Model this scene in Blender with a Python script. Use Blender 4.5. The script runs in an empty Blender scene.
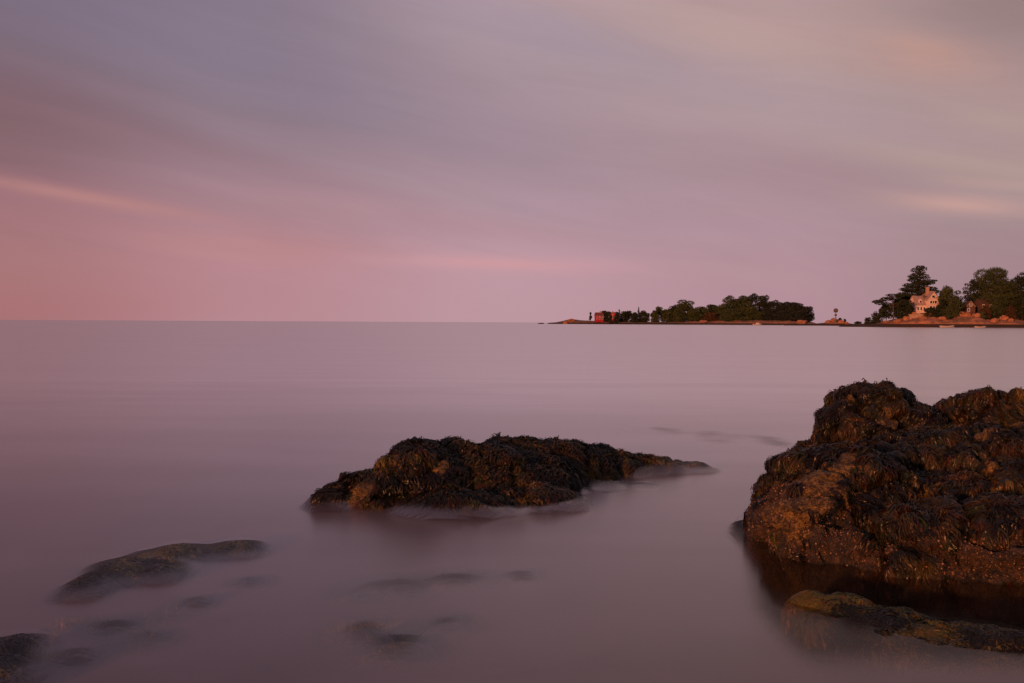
import bpy, bmesh, math, random
import numpy as np
from mathutils import Vector, noise, Matrix
from mathutils.bvhtree import BVHTree

random.seed(7)
rng = np.random.default_rng(7)
scene = bpy.context.scene
col = scene.collection
R = math.radians
CAM_H, F = 1.5, 995.0

# ------------------------------------------------------------------ camera
cd = bpy.data.cameras.new('camera')
cam = bpy.data.objects.new('camera', cd)
col.objects.link(cam)
cd.sensor_width = 36.0
cd.lens = F * 36.0 / 1024.0
cd.clip_start = 0.1
cd.clip_end = 90000
cam.location = (0, 0, CAM_H)
PITCH = math.atan(19.2 / F)
ROLL = 0.0049
cam.matrix_world = (Matrix.Translation((0, 0, CAM_H)) @ Matrix.Rotation(math.pi / 2 - PITCH, 4, 'X') @ Matrix.Rotation(ROLL, 4, 'Z'))
scene.camera = cam


def HY(px):                       # row of the horizon at a column of the photograph
    return 322.3 + (px - 512) * 0.0049


def spot(px, py, d):              # a point at distance d seen in that direction: measured positions of things
    return Vector(((px - 512) / F * d, d, CAM_H - (py - HY(px)) / F * d))


def on_sea(px, py):
    d = CAM_H * F / (py - HY(px))
    return Vector(((px - 512) / F * d, d, 0))


def hexc(h):
    v = [int(h[i:i + 2], 16) / 255 for i in (0, 2, 4)]
    return tuple(c / 12.92 if c <= 0.04045 else ((c + 0.055) / 1.055) ** 2.4 for c in v)


# ------------------------------------------------------------------ render settings
vs = scene.view_settings
vs.view_transform = 'Standard'
vs.look = 'None'
vs.exposure = 0.0
vs.gamma = 1.0
vs.use_curve_mapping = False
scene.render.engine = 'CYCLES'
scene.cycles.max_bounces = 6
scene.cycles.transparent_max_bounces = 12
scene.cycles.use_denoising = True

# ------------------------------------------------------------------ node helper
class NT:
    def __init__(s, tree):
        s.t = tree
        s.n = tree.nodes
        s.l = tree.links

    def node(s, typ, **kw):
        nd = s.n.new(typ)
        for k, v in kw.items():
            setattr(nd, k, v)
        return nd

    def put(s, sock, v):
        if hasattr(v, 'is_output') or isinstance(v, bpy.types.NodeSocket):
            s.l.new(v, sock)
        elif v is not None:
            if isinstance(v, (tuple, list)) and len(v) == 3 and sock.type == 'RGBA':
                v = (*v, 1)
            sock.default_value = v

    def m(s, op, a, b=None, c=None, clamp=False):
        nd = s.node('ShaderNodeMath', operation=op, use_clamp=clamp)
        for i, v in enumerate((a, b, c)):
            if v is not None:
                s.put(nd.inputs[i], v)
        return nd.outputs[0]

    def mix(s, f, a, b, typ='RGBA', blend='MIX'):
        nd = s.node('ShaderNodeMix', data_type=typ)
        if typ == 'RGBA':
            nd.blend_type = blend
            s.put(nd.inputs[0], f); s.put(nd.inputs[6], a); s.put(nd.inputs[7], b)
            return nd.outputs[2]
        s.put(nd.inputs[0], f); s.put(nd.inputs[2], a); s.put(nd.inputs[3], b)
        return nd.outputs[0]

    def smooth(s, x, a, b, lo=0.0, hi=1.0):
        nd = s.node('ShaderNodeMapRange', interpolation_type='SMOOTHSTEP')
        s.put(nd.inputs['Value'], x)
        s.put(nd.inputs['From Min'], a); s.put(nd.inputs['From Max'], b)
        s.put(nd.inputs['To Min'], lo); s.put(nd.inputs['To Max'], hi)
        return nd.outputs[0]

    def noise(s, vec, scale, detail=3, rough=0.5, dist=0.0, dim='3D'):
        nd = s.node('ShaderNodeTexNoise', noise_dimensions=dim)
        if vec is not None:
            s.l.new(vec, nd.inputs['Vector'])
        nd.inputs['Scale'].default_value = scale
        nd.inputs['Detail'].default_value = detail
        nd.inputs['Roughness'].default_value = rough
        nd.inputs['Distortion'].default_value = dist
        return nd.outputs['Fac']

    def ramp(s, f, stops):
        nd = s.node('ShaderNodeValToRGB')
        cr = nd.color_ramp
        cr.interpolation = 'LINEAR'
        while len(cr.elements) < len(stops):
            cr.elements.new(0.5)
        for e, (p, c) in zip(cr.elements, stops):
            e.position = p
            e.color = (*c, 1)
        s.put(nd.inputs[0], f)
        return nd.outputs[0]


# ------------------------------------------------------------------ sky
SUN_AZ_FROM = Vector((-0.55, -0.83, 0)).normalized()      # where the low sun stands: behind the camera, to the left
SUN_EL = R(6.5)
w = bpy.data.worlds.new('World')
scene.world = w
w.use_nodes = True
T = NT(w.node_tree)
T.n.clear()
tc = T.node('ShaderNodeTexCoord')
sep = T.node('ShaderNodeSeparateXYZ')
T.l.new(tc.outputs['Generated'], sep.inputs[0])
X, Y, Z = sep.outputs
az = T.m('ARCTAN2', X, Y)
el = T.m('ARCSINE', Z)
elp = T.m('MAXIMUM', el, 0.0)
cols = {
    0:    [(0, 'a87375'), (60, 'a9787a'), (130, '9a7078'), (160, '8a6870'), (205, '83666c'), (260, '7c6670'), (322, '776675')],
    256:  [(0, 'b88a92'), (60, 'b98890'), (105, 'ab848d'), (141, '9f808a'), (200, '8f7983'), (281, '8a7a88'), (322, '877888')],
    512:  [(0, 'bd97a0'), (60, 'be98a2'), (110, 'b0929d'), (171, 'a98f97'), (230, 'a58f98'), (290, 'aa959c'), (322, 'b0979e')],
    768:  [(0, 'b48e98'), (60, 'b49099'), (92, 'b1919b'), (150, 'ad9097'), (220, 'b09799'), (291, 'b79a99'), (322, 'b49798')],
    1024: [(0, 'a1838a'), (60, 'a4868c'), (92, 'a4888d'), (130, 'a99392'), (190, 'ab9190'), (260, 'a2898a'), (322, '988080')],
}
VM = 0.36
ramps = []
for px, st in cols.items():
    cu = math.cos(math.atan((px - 512) / F))
    stops = [(min(1, math.atan(p / F * cu) / VM), hexc(c)) for p, c in st]
    ramps.append((math.atan((px - 512) / F), T.ramp(T.m('DIVIDE', elp, VM), stops)))
c = ramps[0][1]
for (u0, r0), (u1, r1) in zip(ramps, ramps[1:]):
    c = T.mix(T.smooth(az, u0, u1), c, r1)


def streak(c, px, py, slope, ln, wd, colr, k, warp=0.5, lower=1.0):
    """a long thin cloud at that azimuth and elevation"""
    u0 = math.atan((px - 512) / F)
    v0 = math.atan((322.3 - py) / F * math.cos(u0))
    sl = -R(slope)
    du = T.m('SUBTRACT', az, u0)
    dv = T.m('SUBTRACT', el, v0)
    a = T.m('ADD', T.m('MULTIPLY', du, math.cos(sl)), T.m('MULTIPLY', dv, math.sin(sl)))
    b = T.m('SUBTRACT', T.m('MULTIPLY', dv, math.cos(sl)), T.m('MULTIPLY', du, math.sin(sl)))
    b = T.m('ADD', b, T.m('MULTIPLY', T.m('SUBTRACT', wn, 0.5), wd / F * warp * 2))
    a = T.m('DIVIDE', a, ln / F)
    b = T.m('DIVIDE', b, wd / F)
    if lower != 1.0:
        b = T.m('MULTIPLY', b, T.smooth(b, -0.3, 0.3, lower, 1.0))
    q = T.m('ADD', T.m('MULTIPLY', a, a), T.m('MULTIPLY', b, b))
    g = T.m('MULTIPLY', T.m('EXPONENT', T.m('MULTIPLY', q, -1.0)), k)
    return T.mix(g, c, hexc(colr))


comb = T.node('ShaderNodeCombineXYZ')
sk = T.m('ADD', el, T.m('MULTIPLY', az, 0.19))
T.put(comb.inputs[0], T.m('MULTIPLY', az, 2.2))
T.put(comb.inputs[1], T.m('MULTIPLY', sk, 17.0))
wn = T.noise(comb.outputs[0], 1.3, 3, 0.5)
fine = T.noise(comb.outputs[0], 2.1, 6, 0.62, 0.7)
c = streak(c, 250, 70, 11, 330, 52, '857a8e', 0.55)
c = streak(c, 40, 105, 6, 110, 32, '80616a', 0.4)
c = streak(c, 360, 168, 14, 270, 11, 'a68f98', 0.26)
c = streak(c, 640, 120, 8, 260, 40, 'ac9098', 0.35)
c = streak(c, 560, 40, 17, 240, 26, '9f8f9f', 0.5)
c = streak(c, 700, 28, 17, 260, 24, 'b99e99', 0.40)
c = streak(c, 1000, 95, 20, 240, 26, 'b49795', 0.4)
c = streak(c, 925, 62, 12, 60, 18, 'bd938a', 0.6)
c = streak(c, 700, 95, 8, 160, 30, 'b19a9e', 0.4)
c = streak(c, 830, 178, 9, 170, 20, 'a3868d', 0.5)
c = streak(c, 955, 202, 7, 60, 8.5, 'c99f97', 0.8)
c = streak(c, 930, 160, 12, 90, 9, 'b59c96', 0.45)
c = streak(c, 820, 130, 16, 120, 10, 'b39a9a', 0.35)
c = streak(c, 1000, 168, 11, 120, 14, 'b39a93', 0.45)
c = streak(c, 400, 215, 7, 240, 12, 'b08a93', 0.5)
c = streak(c, 85, 199, 7.5, 120, 6.5, 'c28a83', 0.55, 0.3, 1.0)
c = streak(c, 20, 215, 7.5, 160, 22, 'ab7c7f', 0.25)
c = streak(c, 250, 245, 3, 120, 12, 'bb8787', 0.45)
c = streak(c, 500, 264, 1.5, 100, 7, 'd09a9f', 0.75, 0.4)
c = streak(c, 60, 305, 1, 150, 22, 'ac7273', 0.3)
c = streak(c, 990, 182, 8, 50, 5, 'bd9c96', 0.5)
c = streak(c, 915, 45, 14, 45, 9, 'c1978c', 0.5)
c = streak(c, 1000, 120, 16, 60, 10, 'b79f98', 0.45)
c = streak(c, 240, 258, 4, 70, 5, 'bb8a8c', 0.45)
c = streak(c, 150, 140, 10, 120, 10, '93727b', 0.35)
# fine silky variation of the moving cloud layer
f2 = T.smooth(fine, 0.28, 0.72, 0.970, 1.028)
c = T.mix(T.smooth(el, 0.0, 0.10, 0.15, 1.0), c, T.mix(1.0, c, f2, blend='MULTIPLY'))
# overhead the cloud thins to dim violet grey; under it the daylight sky
c = T.mix(T.smooth(el, 0.36, 0.9), c, hexc('7c6b79'))
sky = T.node('ShaderNodeTexSky', sky_type='NISHITA')
sky.sun_disc = False
sky.sun_elevation = SUN_EL
sky.sun_rotation = math.atan2(SUN_AZ_FROM.x, SUN_AZ_FROM.y)
nish = T.mix(1.0, sky.outputs[0], (0.012, 0.012, 0.012), blend='MULTIPLY')
tot = T.mix(1.0, T.mix(1.0, c, (0.985, 0.985, 0.985), blend='MULTIPLY'), nish, blend='ADD')
tot = T.mix(T.smooth(el, 0.2, 1.2, 0.0, 1.0), c, tot)
bg = T.node('ShaderNodeBackground')
T.put(bg.inputs[0], tot)
bg.inputs[1].default_value = 1.0
out = T.node('ShaderNodeOutputWorld')
T.l.new(bg.outputs[0], out.inputs[0])
w.cycles.sampling_method = 'MANUAL'
w.cycles.sample_map_resolution = 512

sl = bpy.data.lights.new('sun', 'SUN')
sun = bpy.data.objects.new('sun', sl)
col.objects.link(sun)
sl.energy = 3.7
sl.color = (1.0, 0.35, 0.13)
sl.angle = R(2.5)
sdir = Vector((SUN_AZ_FROM.x * math.cos(SUN_EL), SUN_AZ_FROM.y * math.cos(SUN_EL), math.sin(SUN_EL)))
sun.rotation_euler = sdir.to_track_quat('Z', 'Y').to_euler()
sun.location = (-20, -30, 30)

# ------------------------------------------------------------------ object helpers


def tag(o, label=None, cat=None, group=None, kind=None):
    if label: o['label'] = label
    if cat: o['category'] = cat
    if group: o['group'] = group
    if kind: o['kind'] = kind
    return o


def empty(name, loc, rz=0, label=None, cat=None, group=None):
    o = bpy.data.objects.new(name, None)
    col.objects.link(o)
    o.location = loc
    o.rotation_euler = (0, 0, rz)
    o.empty_display_size = 0.3
    return tag(o, label, cat, group)


def link_mesh(name, me, m, parent=None, smooth=False):
    o = bpy.data.objects.new(name, me)
    col.objects.link(o)
    if m is not None:
        me.materials.append(m)
    if parent: o.parent = parent
    if smooth:
        me.polygons.foreach_set('use_smooth', [True] * len(me.polygons))
    return o


def mesh_np(name, verts, faces):
    me = bpy.data.meshes.new(name)
    me.from_pydata([tuple(v) for v in verts], [], [tuple(f) for f in faces])
    me.update()
    return me


class MB:
    def __init__(s): s.v, s.f = [], []

    def box(s, x0, x1, y0, y1, z0, z1):
        b = len(s.v)
        s.v += [(x, y, z) for z in (z0, z1) for x, y in ((x0, y0), (x1, y0), (x1, y1), (x0, y1))]
        s.f += [(b, b + 3, b + 2, b + 1), (b + 4, b + 5, b + 6, b + 7)] + [(b + i, b + (i + 1) % 4, b + 4 + (i + 1) % 4, b + 4 + i) for i in range(4)]
        return s

    def poly_prism(s, pts, y0, y1):        # outline in x,z extruded along y
        b, n = len(s.v), len(pts)
        s.v += [(x, y0, z) for x, z in pts] + [(x, y1, z) for x, z in pts]
        s.f += [tuple(b + i for i in range(n)), tuple(b + n + i for i in reversed(range(n)))]
        s.f += [(b + (i + 1) % n, b + i, b + n + i, b + n + (i + 1) % n) for i in range(n)]
        return s

    def prism_x(s, pts, x0, x1):           # outline in y,z extruded along x
        b, n = len(s.v), len(pts)
        s.v += [(x0, y, z) for y, z in pts] + [(x1, y, z) for y, z in pts]
        s.f += [tuple(b + i for i in reversed(range(n))), tuple(b + n + i for i in range(n))]
        s.f += [(b + i, b + (i + 1) % n, b + n + (i + 1) % n, b + n + i) for i in range(n)]
        return s

    def tube(s, pts, rad, n=6):
        b0 = len(s.v)
        pts = [Vector(p) for p in pts]
        for i, p in enumerate(pts):
            d = (pts[min(i + 1, len(pts) - 1)] - pts[max(i - 1, 0)]).normalized()
            a = d.orthogonal().normalized()
            c_ = d.cross(a)
            for k in range(n):
                t = 2 * math.pi * k / n
                s.v.append(tuple(p + (a * math.cos(t) + c_ * math.sin(t)) * rad[i]))
        for i in range(len(pts) - 1):
            for k in range(n):
                s.f.append((b0 + i * n + k, b0 + i * n + (k + 1) % n, b0 + (i + 1) * n + (k + 1) % n, b0 + (i + 1) * n + k))
        s.f.append(tuple(b0 + k for k in reversed(range(n))))
        s.f.append(tuple(b0 + (len(pts) - 1) * n + k for k in range(n)))
        return s

    def build(s, name, m, parent=None, smooth=False):
        me = mesh_np(name, s.v, s.f)
        bm = bmesh.new(); bm.from_mesh(me)
        bmesh.ops.recalc_face_normals(bm, faces=bm.faces)
        bm.to_mesh(me); bm.free()
        return link_mesh(name, me, m, parent, smooth)


def new_mat(name):
    m = bpy.data.materials.new(name)
    m.use_nodes = True
    t = NT(m.node_tree)
    t.n.clear()
    o = t.node('ShaderNodeOutputMaterial')
    p = t.node('ShaderNodeBsdfPrincipled')
    t.l.new(p.outputs[0], o.inputs[0])
    return m, t, p, o


def plain(name, c1, c2=None, scale=1.0, rough=0.8, bump=0.0, metal=0.0):
    m, t, p, o = new_mat(name)
    g = t.node('ShaderNodeNewGeometry').outputs['Position']
    nz = t.noise(g, scale, 4, 0.6)
    c2 = c2 or tuple(x * 0.75 for x in c1)
    t.put(p.inputs['Base Color'], t.mix(t.smooth(nz, 0.3, 0.7), c1, c2))
    p.inputs['Roughness'].default_value = rough
    p.inputs['Metallic'].default_value = metal
    if bump:
        b = t.node('ShaderNodeBump'); b.inputs['Strength'].default_value = bump
        t.l.new(nz, b.inputs['Height']); t.l.new(b.outputs[0], p.inputs['Normal'])
    return m


# ------------------------------------------------------------------ near rocks
def rock_mat(name, ochre=0.5, rust=0.5):
    m, t, p, o = new_mat(name)
    g = t.node('ShaderNodeNewGeometry').outputs['Position']
    n1 = t.noise(g, 2.3, 4, 0.6, 0.3)
    n2 = t.noise(g, 9.0, 5, 0.65)
    n3 = t.noise(g, 60.0, 3, 0.6)
    at = t.node('ShaderNodeAttribute', attribute_name='zone')      # x bare ochre, y barnacled rust, z weed bed
    zs = t.node('ShaderNodeSeparateXYZ')
    t.l.new(at.outputs['Vector'], zs.inputs[0])
    dark = t.mix(t.smooth(n2, 0.3, 0.7), (0.006, 0.005, 0.004), (0.020, 0.013, 0.008))
    och = t.mix(t.smooth(n2, 0.35, 0.65), (0.070, 0.042, 0.010), (0.180, 0.105, 0.026))
    rus = t.mix(t.smooth(n2, 0.35, 0.68), (0.007, 0.0035, 0.002), (0.080, 0.036, 0.013))
    vo = t.node('ShaderNodeTexVoronoi'); vo.inputs['Scale'].default_value = 62
    t.l.new(g, vo.inputs['Vector'])
    spk = t.smooth(vo.outputs['Distance'], 0.16, 0.42, 1.0, 0.0)
    rus = t.mix(t.m('MULTIPLY', spk, t.smooth(n1, 0.35, 0.6, 0.25, 0.85)), rus, (0.13, 0.085, 0.055))
    c_ = t.mix(t.smooth(t.m('ADD', zs.outputs[1], t.m('MULTIPLY', t.m('SUBTRACT', n1, 0.5), 0.9)), 0.35, 0.6), dark, rus)
    c_ = t.mix(t.smooth(t.m('ADD', zs.outputs[0], t.m('MULTIPLY', t.m('SUBTRACT', n2, 0.5), 0.9)), 0.35, 0.62), c_, och)
    olive = t.mix(t.smooth(n2, 0.35, 0.65), (0.016, 0.014, 0.006), (0.060, 0.048, 0.014))
    c_ = t.mix(t.m('MULTIPLY', zs.outputs[2], t.smooth(n1, 0.3, 0.6, 0.5, 1.0)), c_, olive)
    n4 = t.noise(g, 26.0, 6, 0.7, 0.4)
    c_ = t.mix(t.smooth(n4, 0.40, 0.60), t.mix(1.0, c_, (0.24, 0.20, 0.18), blend='MULTIPLY'), t.mix(1.0, c_, (1.55, 1.5, 1.45), blend='MULTIPLY'))
    c_ = t.mix(t.smooth(n3, 0.3, 0.7), c_, t.mix(1.0, c_, (0.5, 0.48, 0.45), blend='MULTIPLY'))
    t.put(p.inputs['Base Color'], c_)
    t.put(p.inputs['Roughness'], t.smooth(n2, 0.3, 0.7, 0.55, 0.85))
    h = t.m('ADD', t.m('ADD', t.m('MULTIPLY', n2, 1.0), t.m('MULTIPLY', n4, 0.8)), t.m('ADD', t.m('MULTIPLY', n3, 0.25), t.m('MULTIPLY', spk, 0.35)))
    b = t.node('ShaderNodeBump'); b.inputs['Strength'].default_value = 0.9; b.inputs['Distance'].default_value = 0.03
    t.l.new(h, b.inputs['Height']); t.l.new(b.outputs[0], p.inputs['Normal'])
    return m


M_ROCK = rock_mat('wet_granite')


def attr_mat(name, rough, spec=0.5):
    m, t, p, o = new_mat(name)
    a = t.node('ShaderNodeAttribute', attribute_name='tint')
    t.l.new(a.outputs['Color'], p.inputs['Base Color'])
    p.inputs['Roughness'].default_value = rough
    p.inputs['Specular IOR Level'].default_value = spec
    return m


M_WEED = attr_mat('rockweed', 0.42, 0.25)
M_BARN = attr_mat('barnacle_shell', 0.8, 0.3)


def fbm(p, sc, oc=4):
    return noise.fractal(Vector(p) * sc, 0.9, 2.0, oc)


ALL_ROCKS = []


def ico_mesh(blobs):
    bm = bmesh.new()
    for (x, y, z, rx, ry, rz, *rot) in blobs:
        mtx = Matrix.Translation((x, y, z)) @ Matrix.Rotation(R(rot[0]) if rot else 0, 4, 'Z') @ Matrix.Rotation(R(rot[1]) if len(rot) > 1 else 0, 4, 'Y') @ Matrix.Diagonal((rx, ry, rz, 1))
        bmesh.ops.create_icosphere(bm, subdivisions=4, radius=1.0, matrix=mtx)
    me = bpy.data.meshes.new('tmp')
    bm.to_mesh(me); bm.free()
    return me


def make_rock(name, label, blobs, voxel, amp, seed, group=None, bare=(), rust_fn=None, parts_of=None, cat='rock'):
    """a rock: fused lumps, eroded with noise; bare = (point, radius) patches without weed"""
    me = ico_mesh(blobs)
    tmp = bpy.data.objects.new('tmp', me)
    col.objects.link(tmp)
    md = tmp.modifiers.new('r', 'REMESH')
    md.mode = 'VOXEL'
    md.voxel_size = voxel
    md.use_smooth_shade = True
    s2 = tmp.modifiers.new('s', 'SMOOTH'); s2.iterations = 14 if seed == 2 else 6; s2.factor = 0.6
    dg = bpy.context.evaluated_depsgraph_get()
    m2 = bpy.data.meshes.new_from_object(tmp.evaluated_get(dg))
    bpy.data.objects.remove(tmp)
    off = Vector((seed * 3.7, seed * 1.3, seed * 2.1))
    n = len(m2.vertices)
    nor = [v.normal.copy() for v in m2.vertices]
    for i, v in enumerate(m2.vertices):
        p = v.co + off
        a = fbm(p, 1.6, 3) * 1.0
        b = (0.5 - abs(noise.noise(p * 3.4))) * 0.55
        c_ = fbm(p, 7.0, 4) * 0.28
        # layered fracture steps
        st = noise.noise(Vector((p.x * 1.2, p.y * 1.2, p.z * 6.5))) * 0.35
        ds, ps = noise.voronoi(p * 2.1 + Vector((a, b, c_)) * 0.35)
        crack = math.exp(-((ds[1] - ds[0]) / 0.09) ** 2)
        cell = math.sin(ps[0].x * 12.9 + ps[0].y * 78.2 + ps[0].z * 37.7)
        ds2, ps2 = noise.voronoi(p * 6.5)
        cell2 = math.sin(ps2[0].x * 12.9 + ps2[0].y * 78.2 + ps2[0].z * 37.7)
        fd = Vector((math.sin(ps[0].x * 91.7), math.sin(ps[0].y * 47.3 + ps[0].z * 11), math.sin(ps[0].z * 63.1 + 1))) .normalized()
        facet = (p * 2.1 - ps[0]).dot(fd) * (1.5 if seed == 1 else 0.7)
        fd2 = Vector((math.sin(ps2[0].x * 91.7), math.sin(ps2[0].y * 47.3), math.sin(ps2[0].z * 63.1 + 1))).normalized()
        facet += (p * 6.5 - ps2[0]).dot(fd2) * 0.45
        v.co = v.co + nor[i] * ((facet + a * .8 + b + c_ + st + 0.42 * cell - 0.95 * crack + 0.12 * cell2) * amp)
    m2.update()
    o = link_mesh(name, m2, M_ROCK, None, True)
    tag(o, label, cat, group)
    ALL_ROCKS.append(o)
    return o


def rock_zone(o, bare, rust_fn, olive=0.0):
    me = o.data
    at = me.attributes.new('zone', 'FLOAT_VECTOR', 'POINT')
    dat = np.zeros((len(me.vertices), 3), dtype=np.float32)
    for i, v in enumerate(me.vertices):
        bz = 0
        for (c_, r_) in bare:
            d = (v.co - c_).length / r_
            if d < 1.6: bz = max(bz, 1.3 - d)
        dat[i, 0] = max(0, min(1, bz))
        dat[i, 1] = rust_fn(v.co) if rust_fn else 0
        dat[i, 2] = olive
    at.data.foreach_set('vector', dat.ravel())
    return dat


def frond_mesh(o, clusters, zone_ok, length=(0.08, 0.2), width=(0.003, 0.007), seed=1, gold=0.25, up=0.15, lf=1.0, per=8, hue=(1, 1, 1)):
    """rockweed: bundles of strap fronds rooted on the rock, draped down its slope"""
    rnd = random.Random(seed)
    U = rnd.uniform
    me = o.data
    bvh = BVHTree.FromPolygons([v.co for v in me.vertices], [tuple(p.vertices) for p in me.polygons])
    polys = me.polygons
    areas = np.array([p.area for p in polys])
    cum = np.cumsum(areas / areas.sum())
    V, Fc, C = [], [], []
    pick = np.searchsorted(cum, np.array([rnd.random() for _ in range(clusters * 6)]))
    done = 0
    for pi in pick:
        if done >= clusters: break
        p = polys[min(int(pi), len(polys) - 1)]
        root = p.center.copy()
        nn = p.normal
        if root.x * F / max(1, root.y) > 660: continue
        if nn.dot(Vector((0, 0, CAM_H)) - root) < -0.30 * (root - Vector((0, 0, CAM_H))).length: continue
        if rnd.random() > zone_ok(root, nn): continue
        done += 1
        g = noise.noise(root * 3.1 + Vector((4, 4, 0))) + noise.noise(root * 9.0) * .5 + U(-.25, .25)
        if g > 0.62 - gold: tint = (U(.05, .10), U(.034, .062), U(.008, .014))
        elif g > 0.0: tint = (U(.016, .040), U(.011, .025), U(.004, .009))
        else: tint = (U(.004, .012), U(.0035, .009), U(.003, .006))
        tint = tuple(a_ * b_ for a_, b_ in zip(tint, hue))
        flow = Vector((noise.noise(root * 2.2), noise.noise(root * 2.2 + Vector((31, 7, 3))), 0)) * 1.2 + Vector((U(-.5, .5), U(-.5, .5), U(-.15, .15)))
        L0 = U(*length) * (1 + 0.5 * noise.noise(root * 5))
        low = 1.0 if root.z > 0.2 else max(0.15, root.z / 0.2)
        lift0 = (U(0, 1) ** 2 * 0.03 + 0.004) * lf * low
        for _ in range(per):
            L = L0 * U(.55, 1.15)
            W = U(*width)
            ns = 5
            cur = root + Vector((U(-.022, .022), U(-.022, .022), U(-.01, .01)))
            lift = lift0 * U(.3, 1.3)
            curl = rnd.random() < up
            fl = flow + Vector((U(-.25, .25), U(-.25, .25), 0))
            kk = U(.7, 1.35)
            base = len(V)
            for s_ in range(ns + 1):
                f_ = s_ / ns
                loc, n2, _, _ = bvh.find_nearest(cur)
                d = Vector((0, 0, -1)) + fl + Vector((U(-.25, .25), U(-.25, .25), 0))
                d = d - n2 * d.dot(n2)
                if d.length < 1e-4: d = Vector((U(-1, 1), U(-1, 1), 0))
                d.normalize()
                side = n2.cross(d).normalized()
                side = (side + n2 * U(-.6, .6)).normalized()
                hgt = 0.004 + lift * math.sin(math.pi * min(1, f_ * 1.1)) + (0.02 * lf * low * f_ if curl else 0)
                pt = loc + n2 * hgt
                ww = W * (1.0 - 0.6 * f_) * (1 + 0.5 * (s_ % 2))
                V.append(pt - side * ww); V.append(pt + side * ww)
                k = kk * U(.85, 1.15)
                C += [(tint[0] * k, tint[1] * k, tint[2] * k, 1)] * 2
                if s_:
                    b = base + 2 * s_
                    Fc.append((b - 2, b - 1, b + 1, b))
                cur = loc + d * (L / ns) + n2 * 0.008
    m2 = mesh_np('rockweed_mesh', V, Fc)
    at = m2.color_attributes.new('tint', 'FLOAT_COLOR', 'POINT')
    at.data.foreach_set('color', np.array(C, dtype=np.float32).ravel())
    w_ = link_mesh('seaweed', m2, M_WEED, o)
    w_['kind'] = 'stuff'
    return w_


def barnacles(o, count, zone, seed=3, size=(0.0035, 0.008)):
    rnd = random.Random(seed)
    me = o.data
    polys = me.polygons
    areas = np.array([p.area for p in polys])
    cum = np.cumsum(areas / areas.sum())
    V, Fc, C = [], [], []
    done = 0
    for _ in range(count * 8):
        if done >= count: break
        p = polys[min(int(np.searchsorted(cum, rnd.random())), len(polys) - 1)]
        q = p.center + Vector((rnd.uniform(-.02, .02), rnd.uniform(-.02, .02), rnd.uniform(-.02, .02)))
        q = q - p.normal * (q - p.center).dot(p.normal)
        if rnd.random() > zone(q, p.normal): continue
        done += 1
        r_ = rnd.uniform(*size)
        nn = p.normal
        a = nn.orthogonal().normalized(); b_ = nn.cross(a)
        base = len(V)
        t0 = rnd.random() * 6
        for k in range(5):
            t_ = t0 + 2 * math.pi * k / 5
            V.append(q + (a * math.cos(t_) + b_ * math.sin(t_)) * r_ - nn * 0.002)
        for k in range(5):
            t_ = t0 + 2 * math.pi * k / 5
            V.append(q + (a * math.cos(t_) + b_ * math.sin(t_)) * r_ * 0.45 + nn * r_ * 0.9)
        Fc += [(base + k, base + (k + 1) % 5, base + 5 + (k + 1) % 5, base + 5 + k) for k in range(5)]
        Fc.append(tuple(base + 5 + k for k in range(5)))
        s_ = rnd.random()
        t_ = (0.08 + .20 * s_ ** 2, 0.042 + .12 * s_ ** 2, 0.020 + .07 * s_ ** 2)
        if rnd.random() < .5: t_ = (0.045, 0.022, 0.010)
        C += [(*t_, 1)] * 10
    m2 = mesh_np('barnacle_mesh', V, Fc)
    at = m2.color_attributes.new('tint', 'FLOAT_COLOR', 'POINT')
    at.data.foreach_set('color', np.array(C, dtype=np.float32).ravel())
    b = link_mesh('barnacles', m2, M_BARN, o)
    b['kind'] = 'stuff'
    return b


def rock_hit(o, px, py):
    me = o.data
    bvh = BVHTree.FromPolygons([v.co for v in me.vertices], [tuple(p.vertices) for p in me.polygons])
    d = Vector(((px - 512) / F, 1, -(py - HY(px)) / F)).normalized()
    h = bvh.ray_cast(Vector((0, 0, CAM_H)), d)
    return h[0]


def weed_zone(bare, dens=1.0, minz=-0.25, extra=None):
    def f(q, n):
        if q.z < minz or n.z < -0.35: return 0
        if noise.noise(q * 3.7 + Vector((1, 8, 3))) + .5 * noise.noise(q * 11) > 0.55: return 0.08
        for (c_, r_) in bare:
            if (q - c_).length < r_ * (0.80 + 1.0 * noise.noise(q * 8)): return 0.04
        k = dens
        if extra: k *= extra(q, n)
        return k
    return f


# --- right outcrop
big = make_rock('rock_outcrop', 'large two humped outcrop under dark seaweed with orange barnacled front, at the right edge', [
    (2.28, 7.00, 0.02, .50, .58, .55),
    (2.42, 7.10, 0.08, .50, .60, .53),
    (1.90, 6.42, -.05, .17, .24, .38),
    (2.16, 7.35, 0.0, .18, .26, .42),
    (2.10, 6.42, -.12, .36, .32, .36),
    (2.62, 6.30, -.08, .58, .44, .42),
    (3.10, 6.15, -.08, .66, .48, .45),
    (3.9, 6.4, -.08, .8, .6, .48),
    (3.0, 7.7, -.04, .85, 1.0, .58),
    (3.6, 7.8, -.04, 1.2, 1.4, .64),
    (4.6, 8.0, -.04, 1.2, 1.6, .66),
    (3.22, 9.1, 0.24, .46, .6, .76),
    (3.62, 9.2, 0.22, .38, .6, .66),
    (2.84, 9.2, -.02, .30, .45, .42),
    (3.05, 9.15, .10, .34, .5, .58),
    (3.38, 9.15, .25, .52, .5, .66),
    (4.28, 9.0, 0.20, .34, .6, .70),
    (4.55, 9.1, 0.20, .34, .6, .72),
    (5.10, 9.1, 0.1, .45, .6, .72),
    (6.0, 8.4, 0.0, .8, 1.2, .7),
], 0.024, 0.075, 1)
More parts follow.
